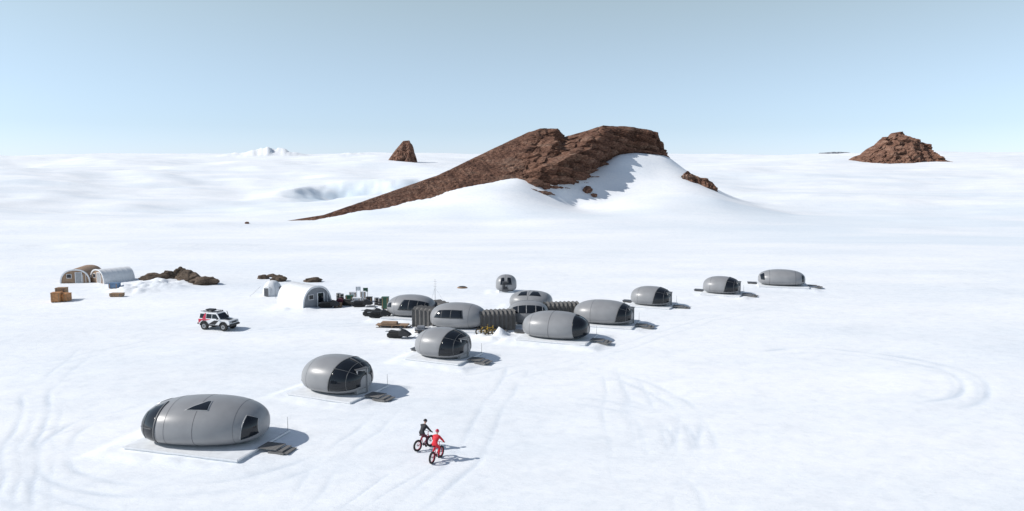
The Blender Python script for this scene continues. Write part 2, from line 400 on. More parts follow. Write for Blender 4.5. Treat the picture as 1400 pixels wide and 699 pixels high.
silhouette_rock('rock_outcrop',[(1112,214),(1120,209),(1140,207.5),(1158,208),(1172,211),(1180,216)],1450,10,1.5,M['grey'],60,20,4)

def boulder(name,loc,size,seed,mat,rz=0):
    bm=bmesh.new(); bmesh.ops.create_icosphere(bm,subdivisions=5,radius=1)
    for v in bm.verts:
        q=v.co*1.0+Vector((seed*7.1,seed*3.3,0))
        c=noise.voronoi(q*1.1)[0]
        d=.78+.2*noise.fractal(q,1,2,5)+.42*min(.5,c[1]-c[0])+.06*noise.ridged_multi_fractal(q*2,.8,2.2,5,1,2)
        v.co*=d; v.co=Vector((v.co.x*size[0],v.co.y*size[1],v.co.z*size[2]))
    me=bpy.data.meshes.new(name); bm.to_mesh(me); bm.free(); me.materials.append(mat)
    o=bpy.data.objects.new(name,me); scene.collection.objects.link(o); o.location=loc; o.rotation_euler[2]=rz
    return o
def bl(a,b_,w,h,seed,rz=0):
    p=GG(a,b_); p.z+=h*.2; boulder('boulder',p,(w/2,w*.3,h*.8),seed,M['rockd'],rz)
bl(212,384,4.6,.95,1,.1); bl(232,382,2.6,1.35,2,.4); bl(258,386,4.6,1.7,3,-.3); bl(278,388,4.6,1.2,4,-.15); bl(246,380,2.6,1.6,12)
bl(360,380,1.8,.6,5); bl(381,383,2.8,.9,6,-.3); bl(428,384,2.6,.7,7,.1); bl(372,378,1.5,.5,13)
for a,b_,Y,w,sd in [(803,262,268,3.5,8),(812,266,266,2,9),(338,313,223,1.3,11)]:
    p=P(a,b_,Y); p.z=gz(p.x,p.y)+w*.08; boulder('boulder',p,(w*.6,w*.5,w*.4),sd,M['rock'],sd)

# ------------------------------------------------------------------ pods
def pod_surface(L,Wd,Hh):
    a,b_=L/2,Wd/2; zc=.38*Hh; cu=.62*Hh; cl=.38*Hh
    def raw(phi,th):
        s=max(0.0,math.sin(phi)); ct,st=math.cos(th),math.sin(th)
        cx_=math.copysign(abs(math.cos(phi))**.88,math.cos(phi))
        if st>=0:
            r=s**.76; cy=math.copysign(abs(ct)**.92,ct); cz_=cu*r*abs(st)**.94
        else:
            k=abs(st); r=s**.76; cy=math.copysign(abs(ct)**(.92-.42*k),ct); cz_=-cl*s**.42*k**.8
        return Vector((a*cx_,-b_*r*cy,zc+cz_))
    cen=Vector((0,0,zc))
    def S(phi,th,off=0):
        p=raw(phi,th)
        if off==0: return p
        e=.01; d1=raw(min(phi+e,3.13),th)-raw(max(phi-e,.01),th); d2=raw(phi,th+e)-raw(phi,th-e)
        n=d1.cross(d2)
        if n.length<1e-9: n=p-cen
        n.normalize()
        if n.dot(p-cen)<0: n=-n
        return p+n*off
    return S
def patch(S,name,cor,off,mat,parent,nu=14,nv=14):
    c=[(R(a),R(b_)) for a,b_ in cor]; v=[]
    us=[0]+[i/(nu) for i in range(nu+1)]+[1]; vs=[0]+[j/nv for j in range(nv+1)]+[1]
    for i,u in enumerate(us):
        for j,w in enumerate(vs):
            ph=(1-u)*((1-w)*c[0][0]+w*c[3][0])+u*((1-w)*c[1][0]+w*c[2][0])
            th=(1-u)*((1-w)*c[0][1]+w*c[3][1])+u*((1-w)*c[1][1]+w*c[2][1])
            edge=i in(0,len(us)-1) or j in(0,len(vs)-1)
            v.append(S(ph,th,-.03 if edge else off))
    n=len(vs); f=[(i*n+j,(i+1)*n+j,(i+1)*n+j+1,i*n+j+1) for i in range(len(us)-1) for j in range(n-1)]
    return mkobj(name,v,f,mat,parent,True)
def pod(px,py,L,Wd,Hh,rot,kind):
    p=GG(px,py); p.z=0.02
    E=empty('pod_cabin',p,R(rot))
    S=pod_surface(L,Wd,Hh); dz=.27
    B=empty('shell',(0,0,dz),R(13) if kind=='big' else 0); B.parent=E
    n1,n2=72,96; v=[];f=[]
    for i in range(n1+1):
        for j in range(n2): v.append(S(math.pi*i/n1,2*math.pi*j/n2))
    for i in range(n1):
        for j in range(n2): f.append((i*n2+j,(i+1)*n2+j,(i+1)*n2+(j+1)%n2,i*n2+(j+1)%n2))
    mkobj('body',v,f,M['pod'],B,True)
    def ring(ph,w=.9,mat='seam',off=.006,t0=-60,t1=240): patch(S,'seam',[(ph-w/2,t0),(ph+w/2,t0),(ph+w/2,t1),(ph-w/2,t1)],off,M[mat],B,2,60)
    def hs(th,p0,p1,w=1.6,mat='frame',off=.045): patch(S,'mullion',[(p0,th-w/2),(p1,th-w/2),(p1,th+w/2),(p0,th+w/2)],off,M[mat],B,20,2)
    def vs(ph,t0,t1,w=1.1,mat='frame',off=.045): patch(S,'mullion',[(ph-w/2,t0),(ph+w/2,t0),(ph+w/2,t1),(ph-w/2,t1)],off,M[mat],B,2,24)
    def glass(cor,off=.025): patch(S,'window_glass',cor,off,M['glass'],B,18,18)
    def door(x,y,w=.95,h=1.75,ang=0):
        D=empty('door',(x,y,.05),ang); D.parent=B
        box('door_frame_l',(.5,.07,h),(-.2,-w/2,h/2),M['frameg'],D); box('door_frame_r',(.5,.07,h),(-.2,w/2,h/2),M['frameg'],D)
        box('door_head',(.56,w+.2,.07),(-.2,0,h+.04),M['frame'],D)
        box('door_leaf',(.05,w-.08,h-.02),(-.08,0,h/2),M['frameg'],D); box('door_glass',(.03,w-.34,h-.5),(-.045,0,h/2+.1),M['glass'],D)
        tube('handle',(0,w*.3,.85),(0,w*.3,1.05),.02,M['steel'],D)
    if kind in('end','end2'):
        g0=78 if kind=='end' else 62
        glass([(14,-30),(g0,-30),(g0-12,88),(10,88)]); glass([(10,92),(g0-12,92),(g0,205),(14,205)])
        vs((g0+10)/2,-30,205,1.2)
        hs(42,12,g0-5,1.4); hs(90,8,g0-8,2.6); hs(138,12,g0-5,1.4)
        patch(S,'seam_rib',[(g0-.5,-30),(g0+1,-30),(g0-11,90),(g0-12.5,90)],.045,M['frame'],B,2,24); patch(S,'seam_rib',[(g0-12.5,90),(g0-11,90),(g0+1,205),(g0-.5,205)],.045,M['frame'],B,2,24)
        ring(118 if L<5.5 else 105,.6)
        door(L*.5*.96,-.38 if kind=='end' else -.2,.9,min(1.75,Hh*.70),R(-18))
    elif kind=='cap':
        glass([(6,-55),(50,-55),(56,90),(6,90)]); glass([(6,90),(56,90),(50,235),(6,235)])
        ring(92,.6); ring(128,.6)
    elif kind=='plain':
        ring(60,1.0); ring(120,1.0); glass([(152,0),(136,0),(138,60),(158,60)]); glass([(26,-10),(38,-10),(38,50),(26,50)])
    elif kind=='big':
        glass([(126,-52),(158,-40),(150,62),(122,80)]); patch(S,'window_rim',[(124.5,-52),(126.5,-52),(122.5,80),(120.5,80)],.045,M['frame'],B,2,24)
        vs(143,-40,58,.9); hs(8,127,154,1.2)
        glass([(128,100),(160,100),(158,205),(130,205)])
        ring(112,.4); ring(88,.4); ring(52,.4)
        patch(S,'skylight_frame',[(97,50),(79,50),(81,77),(85,77)],.02,M['frameg'],B); glass([(95.3,51.5),(80.3,51.5),(82,75),(84,75)],.035)
        patch(S,'window_frame',[(16,-22),(46,-30),(40,50),(20,50)],.02,M['frameg'],B); glass([(17.5,-20),(44.5,-27),(38.5,48),(21.5,48)],.035)
    elif kind=='side':
        patch(S,'window_frame',[(72,8),(136,8),(122,42),(76,42)],.02,M['frame'],B); glass([(74,10),(133,10),(120,40),(78,40)],.035)
        vs(94,10,40,.8); vs(113,10,40,.8); ring(62,.6); ring(150,.6)
    elif kind=='side2':
        patch(S,'window_frame',[(24,0),(108,0),(96,48),(30,48)],.02,M['frame'],B); glass([(26,2),(105,2),(95,46),(32,46)],.035)
        for q in (45,65,85): vs(q,2,46,1.2)
        ring(118,.6); glass([(128,10),(150,10),(146,36),(130,36)])
    elif kind=='top':
        glass([(60,45),(90,45),(85,80),(72,80)]); glass([(95,45),(120,45),(112,75),(97,80)]); ring(92); ring(40)
    elif kind=='dome':
        glass([(28,16),(150,16),(138,52),(40,52)])
        for q in (50,72,94,116,136): vs(q,16,52,1.8,'pod')
        hs(90,20,160,1.2,'seam',.02)
    elif kind=='small':
        glass([(60,5),(88,5),(84,50),(68,50)]); glass([(96,5),(120,5),(114,50),(98,50)]); ring(92)
        D=empty('door',(-.1,-Wd*.47,.0)); D.parent=B
        box('door_leaf',(.8,.1,1.4),(0,0,.7),M['frame'],D); box('door_glass',(.55,.04,.9),(0,-.06,.8),M['glass'],D)
    if kind not in('small','dome','top'):
        box('platform',(L+.3,Wd+.5,.26),(.1,0,.15),M['base'],E,bevel=.03)
        box('platform_edge',(L+.4,.06,.1),(.1,-(Wd+.5)/2-.033,.24),M['white'],E)
        box('platform_edge',(.06,Wd+.5,.1),(.1+(L+.3)/2+.063,0,.24),M['white'],E)
        for i in range(7): box('deck_board',(1.2,.13,.05),(L/2+.95,-.75+i*.15,.33),M['deck'],E)
        for k in range(2): box('step',(.36,1.0,.05),(L/2+1.75+.34*k,-.3,.25-.08*k),M['deck'],E)
        box('stringer',(1.0,.05,.16),(L/2+1.55,-.85,.14),M['deck'],E)
        for i in range(6): box('deck_board',(1.3,.15,.05),(-L/2-.72,Wd*.18+i*.17,.31),M['panel'],E)
        for s in(0,1): box('joist',(1.2,.08,.16),(-L/2-.72,Wd*.18+.1+s*.7,.2),M['deck'],E)
        tube('corner_post',(L/2+.2,(Wd/2+.2),.28),(L/2+.2,(Wd/2+.2),1.1),.015,M['steel'],E)
    else:
        box('platform',(L*.7,Wd*.7,.3),(0,0,.14),M['base'],E)
for k,a,b_,L,Wd,Hh,rt,kind in pods: pod(a,b_,L,Wd,Hh,rt,kind)

def corridor(a0,b0,a1,b1,n,h=2.0,w=1.6):
    p=GG(a0,b0); q=GG(a1,b1); d=q-p; L=math.hypot(d.x,d.y); E=empty('connecting_corridor',(p.x,p.y,(p.z+q.z)/2-.05),math.atan2(d.y,d.x))
    v=[];f=[];m_=n*2
    for i in range(m_+1):
        x=L*i/m_; o=.0 if i%2 else .13
        hh=h-(.0 if i%2==0 else .1)
        v+=[(x,-w/2-o,0),(x,-w/2-o,hh-.25),(x,-w/2+.25-o*.5,hh),(x,w/2-.25+o*.5,hh),(x,w/2+o,hh-.25),(x,w/2+o,0)]
    for i in range(m_):
        for k in range(5): f.append((i*6+k,(i+1)*6+k,(i+1)*6+k+1,i*6+k+1))
    mkobj('pleated_skin',v,f,M['accord'],E)
    for i in range(n+1): box('rib',(.05,.05,h-.2),(L*i/n,-w/2-.16,h/2-.1),M['frame'],E)
corridor(572,444,600,448,5,2.1); corridor(655,452,702,450,8,2.0); corridor(744,438,790,437,8,1.95)
corridor(596,430,612,436,3,1.7)

# ------------------------------------------------------------------ tents/huts
def quonset(name,a,b_,w,h,L,rz,skin,endm,doorm='white',ribs=6):
    E=empty(name,GG(a,b_),rz)
    n=24; v=[];f=[]; m_=ribs*4
    for i in range(m_+1):
        x=L*i/m_; s=1-.012*(1 if i%4 else 0)
        for j in range(n+1):
            t=math.pi*j/n; v.append((x,-w/2*s*math.copysign(abs(math.cos(t))**.85,math.cos(t)),h*s*math.sin(t)**.85-.05))
    for i in range(m_):
        for j in range(n): f.append((i*(n+1)+j,(i+1)*(n+1)+j,(i+1)*(n+1)+j+1,i*(n+1)+j+1))
    mkobj('roof_skin',v,f,M[skin],E,False)
    for xe,nm in((.06,'front_wall'),(L-.06,'back_wall')):
        vv=[(xe,-w/2*.97*math.copysign(abs(math.cos(math.pi*j/n))**.85,math.cos(math.pi*j/n)),h*.97*math.sin(math.pi*j/n)**.85-.05) for j in range(n+1)]
        mkobj(nm,vv,[tuple(range(n+1))],M[endm],E)
    vv=[];ff=[]
    for j in range(n+1):
        t=math.pi*j/n; cx_=-math.copysign(abs(math.cos(t))**.85,math.cos(t)); cz_=math.sin(t)**.85
        for x_,s in((-.05,1.02),(-.05,.93),(.1,.93),(.1,1.02)): vv.append((x_,w/2*s*cx_,h*s*cz_-.04))
    for j in range(n):
        for k in range(4): ff.append((j*4+k,(j+1)*4+k,(j+1)*4+(k+1)%4,j*4+(k+1)%4))
    mkobj('arch_trim',vv,ff,M[doorm],E)
    dh=min(1.75,h*.78)
    box('door_frame',(.06,.95,dh),(.0,-w*.12,dh/2),M['white'],E); box('door_leaf',(.05,.75,dh-.12),(-.03,-w*.12,dh/2),M['frameg' if endm!='grey' else 'glass'],E)
    box('window',(.05,w*.14,.5),(.02,w*.2,h*.5),M['glass'],E); box('window_frame',(.03,w*.14+.12,.62),(.03,w*.2,h*.5),M['white'],E)
    for k in (-.36,-.26): box('mullion',(.05,.05,h*.62),(.02,w*(k),h*.3),M['white'],E)
    return E
quonset('quonset_hut',103,388,4.0,2.0,6,R(100),'tan','tan')
quonset('quonset_hut',133,388,3.8,2.0,4.6,R(56),'cwhite','tan')
quonset('quonset_hut',434,421,4.0,2.6,5.6,R(138),'cwhite','grey')
E=empty('dome_tent',GG(373,404),R(-20))
v=[];f=[];n1,n2=14,32
for i in range(n1+1):
    t=math.pi/2*i/n1
    for j in range(n2):
        a=2*math.pi*j/n2; s=1-.03*abs(math.sin(a*4))
        v.append((1.3*math.cos(t)**.8*math.cos(a)*s,1.3*math.cos(t)**.8*math.sin(a)*s,1.95*math.sin(t)))
for i in range(n1):
    for j in range(n2): f.append((i*n2+j,i*n2+(j+1)%n2,(i+1)*n2+(j+1)%n2,(i+1)*n2+j))
mkobj('tent_skin',v,f,M['cwhite'],E,False)
box('vestibule',(.9,.5,1.25),(.1,-1.2,.62),M['cwhite'],E,bevel=.12); box('door_panel',(.6,.04,1.05),(.1,-1.47,.58),M['panel'],E)
box('side_window',(.03,.5,.6),(1.22,.1,.9),M['panel'],E)
for k in range(3): tube('guy_line',(-1.2+k*1.2,-.9,1.2),(-2+k*2,-2.1,0),.012,M['black'],E)
E=empty('antenna_mast',GG(595,416)); tube('mast',(0,0,-.2),(0,0,3.1),.035,M['steel'],E,.02)
for k in range(3): tube('element',(-.2,0,2.2+k*.3),(.2,0,2.2+k*.3),.012,M['steel'],E)
for a in(0,2.1,4.2): tube('guy',(0,0,2),(1.3*math.cos(a),1.3*math.sin(a),0),.006,M['steel'],E)
E=empty('ground_disc',GG(632,394)); tube('disc',(0,0,0),(0,0,.14),.75,M['tan'],E,.6,24); tube('rim',(0,0,.14),(0,0,.2),.5,M['black'],E,.45,24)

# ------------------------------------------------------------------ fat bikes and riders
def fat_bike(parent,fc,rimc='black'):
    B=empty('bike',(0,0,0)); B.parent=parent
    r=.36
    for x in(-.55,.55):
        torus('tyre',r-.06,.062,(x,0,r),M['rubber'],B)
        torus('rim',r-.12,.022,(x,0,r),M[rimc],B,nr=6)
        tube('hub',(x,-.07,r),(x,.07,r),.03,M['steel'],B)
        for k in range(12):
            a=math.pi*2*k/12; tube('spoke',(x,.02*(-1)**k,r),(x+(r-.1)*math.cos(a),0,r+(r-.1)*math.sin(a)),.004,M['steel'],B,seg=5)
    bb=(-.08,0,.33); st=(-.2,0,.78); hd=(.36,0,.82); hd2=(.39,0,.7)
    for n_,a,b_,rr in [('seat_tube',bb,st,.02),('top_tube',(-.19,0,.74),hd,.02),('down_tube',bb,hd2,.026),('head_tube',(.35,0,.86),(.4,0,.66),.024),('seat_post',st,(-.24,0,.93),.014),('stem',(.35,0,.86),(.36,0,.98),.018),('stem_clamp',(.34,0,.98),(.42,0,1.0),.018)]:
        tube(n_,a,b_,rr,M[fc],B)
    for s in(-1,1):
        tube('chain_stay',(bb[0],s*.04,bb[2]),(-.55,s*.08,r),.012,M[fc],B); tube('seat_stay',(-.19,s*.03,.72),(-.55,s*.08,r),.011,M[fc],B)
        tube('fork_leg',(.4,s*.075,.68),(.55,s*.075,r),.018,M['black'],B)
        tube('handlebar',(.42,0,1.0),(.38,s*.36,1.02),.013,M['black'],B); tube('grip',(.385,s*.26,1.015),(.38,s*.37,1.02),.018,M['rubber'],B)
    tube('fork_crown',(.4,-.085,.68),(.4,.085,.68),.022,M['black'],B); tube('axle_bb',(-.08,-.09,.33),(-.08,.09,.33),.02,M['steel'],B)
    tube('chainring',(-.08,-.06,.33),(-.08,-.052,.33),.09,M['black'],B,seg=20)
    tube('crank_r',(-.08,-.09,.33),(.02,-.09,.19),.012,M['black'],B); tube('crank_l',(-.08,.09,.33),(-.18,.09,.47),.012,M['black'],B)
    box('pedal',(.09,.1,.02),(.02,-.15,.18),M['black'],B); box('pedal',(.09,.1,.02),(-.18,.15,.46),M['black'],B)
    box('saddle',(.26,.13,.05),(-.25,0,.95),M['black'],B,bevel=.02)
    return B
def rider(parent,jacket,trousers,helmet):
    vs=[];es=[];rs=[]
    def a(p,r,pr=None):
        vs.append(p); rs.append(r)
        if pr is not None: es.append((pr,len(vs)-1))
        return len(vs)-1
    pel=a((-.22,0,1.03),(.16,.15)); ab=a((-.15,0,1.17),(.165,.14),pel); ch=a((-.04,0,1.34),(.19,.15),ab); up=a((.03,0,1.46),(.17,.13),ch)
    nk=a((.07,0,1.54),(.075,.075),up); nk2=a((.10,0,1.60),(.06,.06),nk)
    for s in(-1,1):
        sh=a((.03,s*.18,1.45),(.085,.085),up); el=a((.16,s*.33,1.22),(.062,.062),sh); fo=a((.28,s*.33,1.11),(.05,.05),el); wr=a((.34,s*.325,1.055),(.036,.036),fo)
        a((.375,s*.32,1.04),(.036,.03),wr)
        up_leg=s>0
        hp=a((-.2,s*.1,1.0),(.11,.11),pel)
        if up_leg: kn=(.16,.13,.93); an=(-.16,.14,.56); hl=(-.2,.15,.50); to=(-.06,.15,.505)
        else: kn=(.14,-.13,.72); an=(-.02,-.14,.30); hl=(-.05,-.15,.23); to=(.1,-.15,.225)
        mid=tuple((hpv+k)/2 for hpv,k in zip((-.2,s*.1,1.0),kn))
        m1=a(mid,(.10,.10),hp); k_=a(kn,(.075,.075),m1); cf=a(tuple(x*.65+y*.35 for x,y in zip(kn,an)),(.07,.07),k_)
        n_=a(an,(.05,.05),cf); h_=a(hl,(.05,.05),n_); a(to,(.042,.035),h_)
    me=bpy.data.meshes.new('body'); me.from_pydata(vs,es,[]); o=bpy.data.objects.new('tmp',me); scene.collection.objects.link(o)
    o.modifiers.new('s','SKIN')
    for i,r_ in enumerate(rs): me.skin_vertices[0].data[i].radius=r_
    me.skin_vertices[0].data[0].use_root=True
    sb=o.modifiers.new('ss','SUBSURF'); sb.levels=2; sb.render_levels=2
    bpy.context.view_layer.update()
    dg=bpy.context.evaluated_depsgraph_get(); nm=bpy.data.meshes.new_from_object(o.evaluated_get(dg)); bpy.data.objects.remove(o)
    nm.materials.clear()
    for k in(jacket,trousers,'black','skin'): nm.materials.append(M[k])
    for pl in nm.polygons:
        c=pl.center; pl.use_smooth=True
        if c.z>1.575: pl.material_index=3
        elif abs(c.y)>.26 and c.x>.32: pl.material_index=2
        elif (c.z<.55 and c.y>0 and c.x<0) or c.z<.30: pl.material_index=2
        elif c.z<1.03 and abs(c.y)<.26: pl.material_index=1
        else: pl.material_index=0
    b=bpy.data.objects.new('rider_body',nm); scene.collection.objects.link(b); b.parent=parent
    for s in(-1,1):
        for k in range(4):
            y0=s*(.285+.022*k); L=[.95,1.05,1,.8][k]
            pts=[(.372,y0,1.055),(.405,y0,1.048),(.418,y0,1.02),(.40,y0,.998)]
            for q in range(3):
                A=Vector(pts[0]).lerp(Vector(pts[q]),L); Bp=Vector(pts[0]).lerp(Vector(pts[q+1]),L)
                tube('finger',A if q else pts[0],Bp,.0105,M['black'],b,seg=6)
        tube('thumb',(.36,s*.275,1.045),(.392,s*.262,1.0),.011,M['black'],b,seg=6)
    Hd=empty('head',(.13,0,1.70)); Hd.parent=parent
    bm=bmesh.new(); bmesh.ops.create_uvsphere(bm,u_segments=24,v_segments=18,radius=1)
    for v in bm.verts:
        x,y,z=v.co; nar=1-.25*max(0,-z)
        v.co=Vector((x*.098*nar+ (.012 if z<-.4 and x>0 else 0),y*.078*nar,z*.12))
        if x>.9 and abs(y)<.25 and -.35<z<.15: v.co.x+=.02
    me=bpy.data.meshes.new('face'); bm.to_mesh(me); bm.free(); me.materials.append(M['skin']); me.polygons.foreach_set('use_smooth',[True]*len(me.polygons))
    ho=bpy.data.objects.new('face',me); scene.collection.objects.link(ho); ho.parent=Hd
    for s in(-1,1):
        tube('ear',(0,s*.075,0),(0,s*.088,0),.025,M['skin'],Hd); tube('eye',(.085,s*.03,.01),(.098,s*.032,.01),.012,M['black'],Hd)
    box('mouth',(.01,.045,.01),(.088,0,-.06),M['maroon'],Hd); tube('nose',(.09,0,.01),(.112,0,-.025),.01,M['skin'],Hd,.016)
    bm=bmesh.new(); bmesh.ops.create_uvsphere(bm,u_segments=24,v_segments=16,radius=1)
    bmesh.ops.bisect_plane(bm,geom=bm.verts[:]+bm.edges[:]+bm.faces[:],plane_co=(0,0,-.25),plane_no=(.45,0,1),clear_inner=True)
    for v in bm.verts: v.co=Vector((v.co.x*.14-.01,v.co.y*.11,v.co.z*.13+.03))
    me=bpy.data.meshes.new('helmet'); bm.to_mesh(me); bm.free(); me.materials.append(M[helmet]); me.polygons.foreach_set('use_smooth',[True]*len(me.polygons))
    he=bpy.data.objects.new('helmet',me); scene.collection.objects.link(he); he.parent=Hd; so=he.modifiers.new('s','SOLIDIFY'); so.thickness=.015
def cyclist(a,b_,rz,fc,j,t,h):
    E=empty('cyclist_on_fat_bike',GG(a,b_),rz,.95); fat_bike(E,fc,'redp'); rider(E,j,t,h)
cyclist(580,616,R(52),'redp','blackf','maroon','black')
cyclist(597,632,R(68),'redp','red','red','redp')
for a,b_,rz in [(662,460,.3),(669,461,.1)]:
    E=empty('parked_fat_bike',GG(a,b_),rz,1.0); fat_bike(E,'yellow','yellow')
    tube('kickstand',(-.1,.05,.33),(-.15,.25,0),.012,M['black'],E)

# ------------------------------------------------------------------ truck
def truck(a,b_,rz,sc):
    E=empty('off_road_car',GG(a,b_),rz,sc)
    wl=.9
    prism('lower_body',[(-2.2,.72),(-2.22,1.22),(-2.15,1.32),(.95,1.32),(2.05,1.22),(2.2,1.12),(2.22,.75),(1.85,.66),(1.75,.95),(1.55,1.08),(1.2,1.08),(1.0,.95),(.9,.62),(-.85,.62),(-.95,.95),(-1.15,1.08),(-1.5,1.08),(-1.7,.95),(-1.8,.68)],lambda x,z:wl,M['white'],E,.035)
    prism('cabin',[(-2.12,1.30),(-2.05,1.98),(-1.9,2.06),(.25,2.06),(.42,1.98),(.98,1.30)],lambda x,z:wl-.02-.17*max(0,(z-1.3)/.76),M['white'],E,.04)
    for s in(-1,1):
        def win(nm,pts,mat='glass',o=.012):
            v=[(x,s*(wl-.02-.17*max(0,(z-1.3)/.76)+o),z) for x,z in pts]; mkobj(nm,v,[tuple(range(len(pts)))],M[mat],E)
        win('rear_side_window',[(-2.0,1.40),(-1.94,1.92),(-1.15,1.92),(-1.15,1.40)]); win('middle_window',[(-1.07,1.40),(-1.07,1.92),(-.32,1.92),(-.32,1.40)]); win('front_window',[(-.24,1.40),(-.24,1.92),(.27,1.92),(.74,1.40)])
        v=[(-2.15,s*(wl+.006),.74),(-1.72,s*(wl+.006),1.12),(-1.0,s*(wl+.006),1.14),(-.3,s*(wl+.006),1.30),(-2.15,s*(wl+.006),1.30)]; mkobj('red_livery',v,[(0,1,2,3,4)],M['redp'],E)
        win('red_pillar',[(-1.6,1.31),(-1.3,2.0),(-1.16,2.0),(-1.12,1.31)],'redp',.018)
        v=[(-.8,s*(wl+.006),.68),(.2,s*(wl+.006),.68),(.75,s*(wl+.006),1.2),(.1,s*(wl+.006),1.2)]; mkobj('black_livery',v,[(0,1,2,3)],M['black'],E)
        for x in(-1.32,1.38):
            tube('tyre',(x,s*.66,.46),(x,s*.98,.46),.46,M['rubber'],E,seg=28); tube('rim',(x,s*.97,.46),(x,s*.995,.46),.26,M['steel'],E,seg=20); tube('hubcap',(x,s*.99,.46),(x,s*1.01,.46),.09,M['black'],E)
            v=[]
            for k in range(9):
                t=math.pi*k/8
                for r_,yy in((.5,.88),(.58,.88),(.58,1.02),(.5,1.02)): v.append((x+r_*math.cos(t),s*yy,.52+r_*math.sin(t)))
            mkobj('wheel_arch_flare',v,[(k*4+i,(k+1)*4+i,(k+1)*4+(i+1)%4,k*4+(i+1)%4) for k in range(8) for i in range(4)],M['black'],E)
        box('mirror',(.1,.18,.2),(.62,s*1.02,1.42),M['black'],E,bevel=.02); box('running_board',(1.5,.16,.05),(.0,s*.95,.56),M['black'],E)
        box('headlight',(.05,.3,.17),(2.215,s*.62,1.05),M['steel'],E,bevel=.02); box('tail_light',(.04,.12,.25),(-2.225,s*.78,1.1),M['redp'],E)
        box('rack_rail',(2.2,.05,.05),(-.85,s*.62,2.2),M['black'],E)
    v=[(.46,-.68,1.95),(.46,.68,1.95),(.955,.80,1.36),(.955,-.80,1.36)]; mkobj('windscreen',[(x+.02,y,z+.01) for x,y,z in v],[(0,1,2,3)],M['glass'],E)
    v=[(-2.12,-.62,1.9),(-2.12,.62,1.9),(-2.17,.72,1.4),(-2.17,-.72,1.4)]; mkobj('rear_window',v,[(0,1,2,3)],M['glass'],E)
    box('front_bumper',(.22,1.8,.22),(2.28,0,.72),M['black'],E,bevel=.04); box('grille',(.04,.85,.2),(2.225,0,1.03),M['black'],E); box('rear_bumper',(.18,1.75,.2),(-2.28,0,.72),M['black'],E,bevel=.04)
    box('hood_stripe',(.9,.9,.012),(1.4,0,1.292),M['black'],E,(0,R(5.2),0)); box('chassis',(3.9,.8,.25),(0,0,.55),M['black'],E)
    tube('axle',(1.38,-.8,.46),(1.38,.8,.46),.08,M['black'],E); tube('axle',(-1.32,-.8,.46),(-1.32,.8,.46),.08,M['black'],E)
    for x in(-1.8,-1.2,-.6,0): box('rack_bar',(.05,1.3,.04),(x,0,2.19),M['black'],E)
    box('rack_cargo',(1.0,.8,.18),(-1.0,0,2.31),M['black'],E,bevel=.04); box('light_bar',(.08,1.1,.08),(.3,0,2.16),M['black'],E)
    tube('spare_wheel',(-2.26,.2,1.15),(-2.48,.2,1.15),.4,M['rubber'],E,seg=24); tube('snorkel',(.85,.93,1.2),(.62,.82,2.1),.04,M['black'],E)
truck(299,448,R(-17),.86)

# ------------------------------------------------------------------ snowmobiles etc
def snowmobile(a,b_,rz,col='black',sc=1):
    E=empty('snowmobile',GG(a,b_),rz,sc)
    prism('track_tunnel',[(-1.35,.12),(-1.4,.42),(-1.25,.55),(.35,.55),(.4,.3),(.1,.02),(-1.1,.02)],lambda x,z:.22,M['rubber'],E,.05)
    prism('hood',[(-.05,.3),(-.05,.78),(.25,.98),(.55,.9),(1.1,.55),(1.2,.38),(.9,.25)],lambda x,z:.38-.14*max(0,(z-.5)/.5)-.1*max(0,x-.5),M[col],E,.06)
    prism('seat',[(-1.2,.56),(-1.25,.72),(-1.0,.84),(-.3,.78),(0,.82),(0,.56)],lambda x,z:.17,M['black'],E,.05)
    v=[(.22,-.22,.95),(.22,.22,.95),(.02,.17,1.25),(.02,-.17,1.25)]; mkobj('windshield',v,[(0,1,2,3)],M['glass'],E)
    tube('handlebar',(.0,-.36,1.0),(.0,.36,1.0),.018,M['black'],E); tube('steering_post',(.2,0,.8),(0,0,1.0),.025,M['black'],E)
    for s in(-1,1):
        prism('ski',[(.35,.02),(.35,.06),(1.25,.07),(1.5,.22),(1.52,.19),(1.28,.02)],lambda x,z:.07,M['black'],E,0).location.y=s*.5
        tube('suspension_arm',(.8,s*.25,.4),(.85,s*.5,.12),.025,M['steel'],E); tube('suspension_arm',(.6,s*.25,.35),(.85,s*.5,.15),.02,M['steel'],E)
        box('running_board',(1.1,.14,.03),(-.5,s*.29,.3),M['black'],E)
    box('rear_rack',(.4,.4,.03),(-1.35,0,.68),M['steel'],E)
for a,b_,rz,c in [(547,461,-.2,'black'),(512,432,-.1,'black'),(521,436,.1,'black'),(452,421,.2,'black'),(470,418,2.8,'maroon'),(497,420,.1,'black'),(614,430,.1,'black')]:
    snowmobile(a,b_,rz,c,.95)
def crate(a,b_,s,mat,rz=0,name='cargo_crate'):
    E=empty(name,GG(a,b_),rz)
    box('crate_body',(s[0],s[1],s[2]),(0,0,s[2]/2+.08),M[mat],E,bevel=.03)
    box('crate_lid',(s[0]+.06,s[1]+.06,.06),(0,0,s[2]+.1),M[mat],E,bevel=.015)
    for k in(-1,0,1): box('skid',(.1,s[1],.1),(k*s[0]*.4,0,.05),M['wood'],E)
    for k in(-1,1): box('batten',(.08,.03,s[2]),(k*s[0]*.35,-s[1]/2-.015,s[2]/2+.08),M['wood' if mat!='wood' else 'deck'],E)
crate(78,411,(1.1,1.0,1.1),'orange',.2); crate(88,410,(1.3,1.1,.9),'orange',-.1); crate(85,408,(1.2,1,1.45),'wood',.1)
crate(160,404,(1.6,.9,.35),'wood'); crate(157,395,(1.3,.9,.6),'blue'); crate(478,414,(.9,.7,.7),'green'); crate(488,416,(1,.7,.6),'white'); crate(527,423,(.8,.7,1.3),'green')
crate(497,413,(.6,.5,1.1),'white'); crate(442,415,(1,.7,.5),'black'); crate(483,411,(.9,.5,.9),'cwhite')
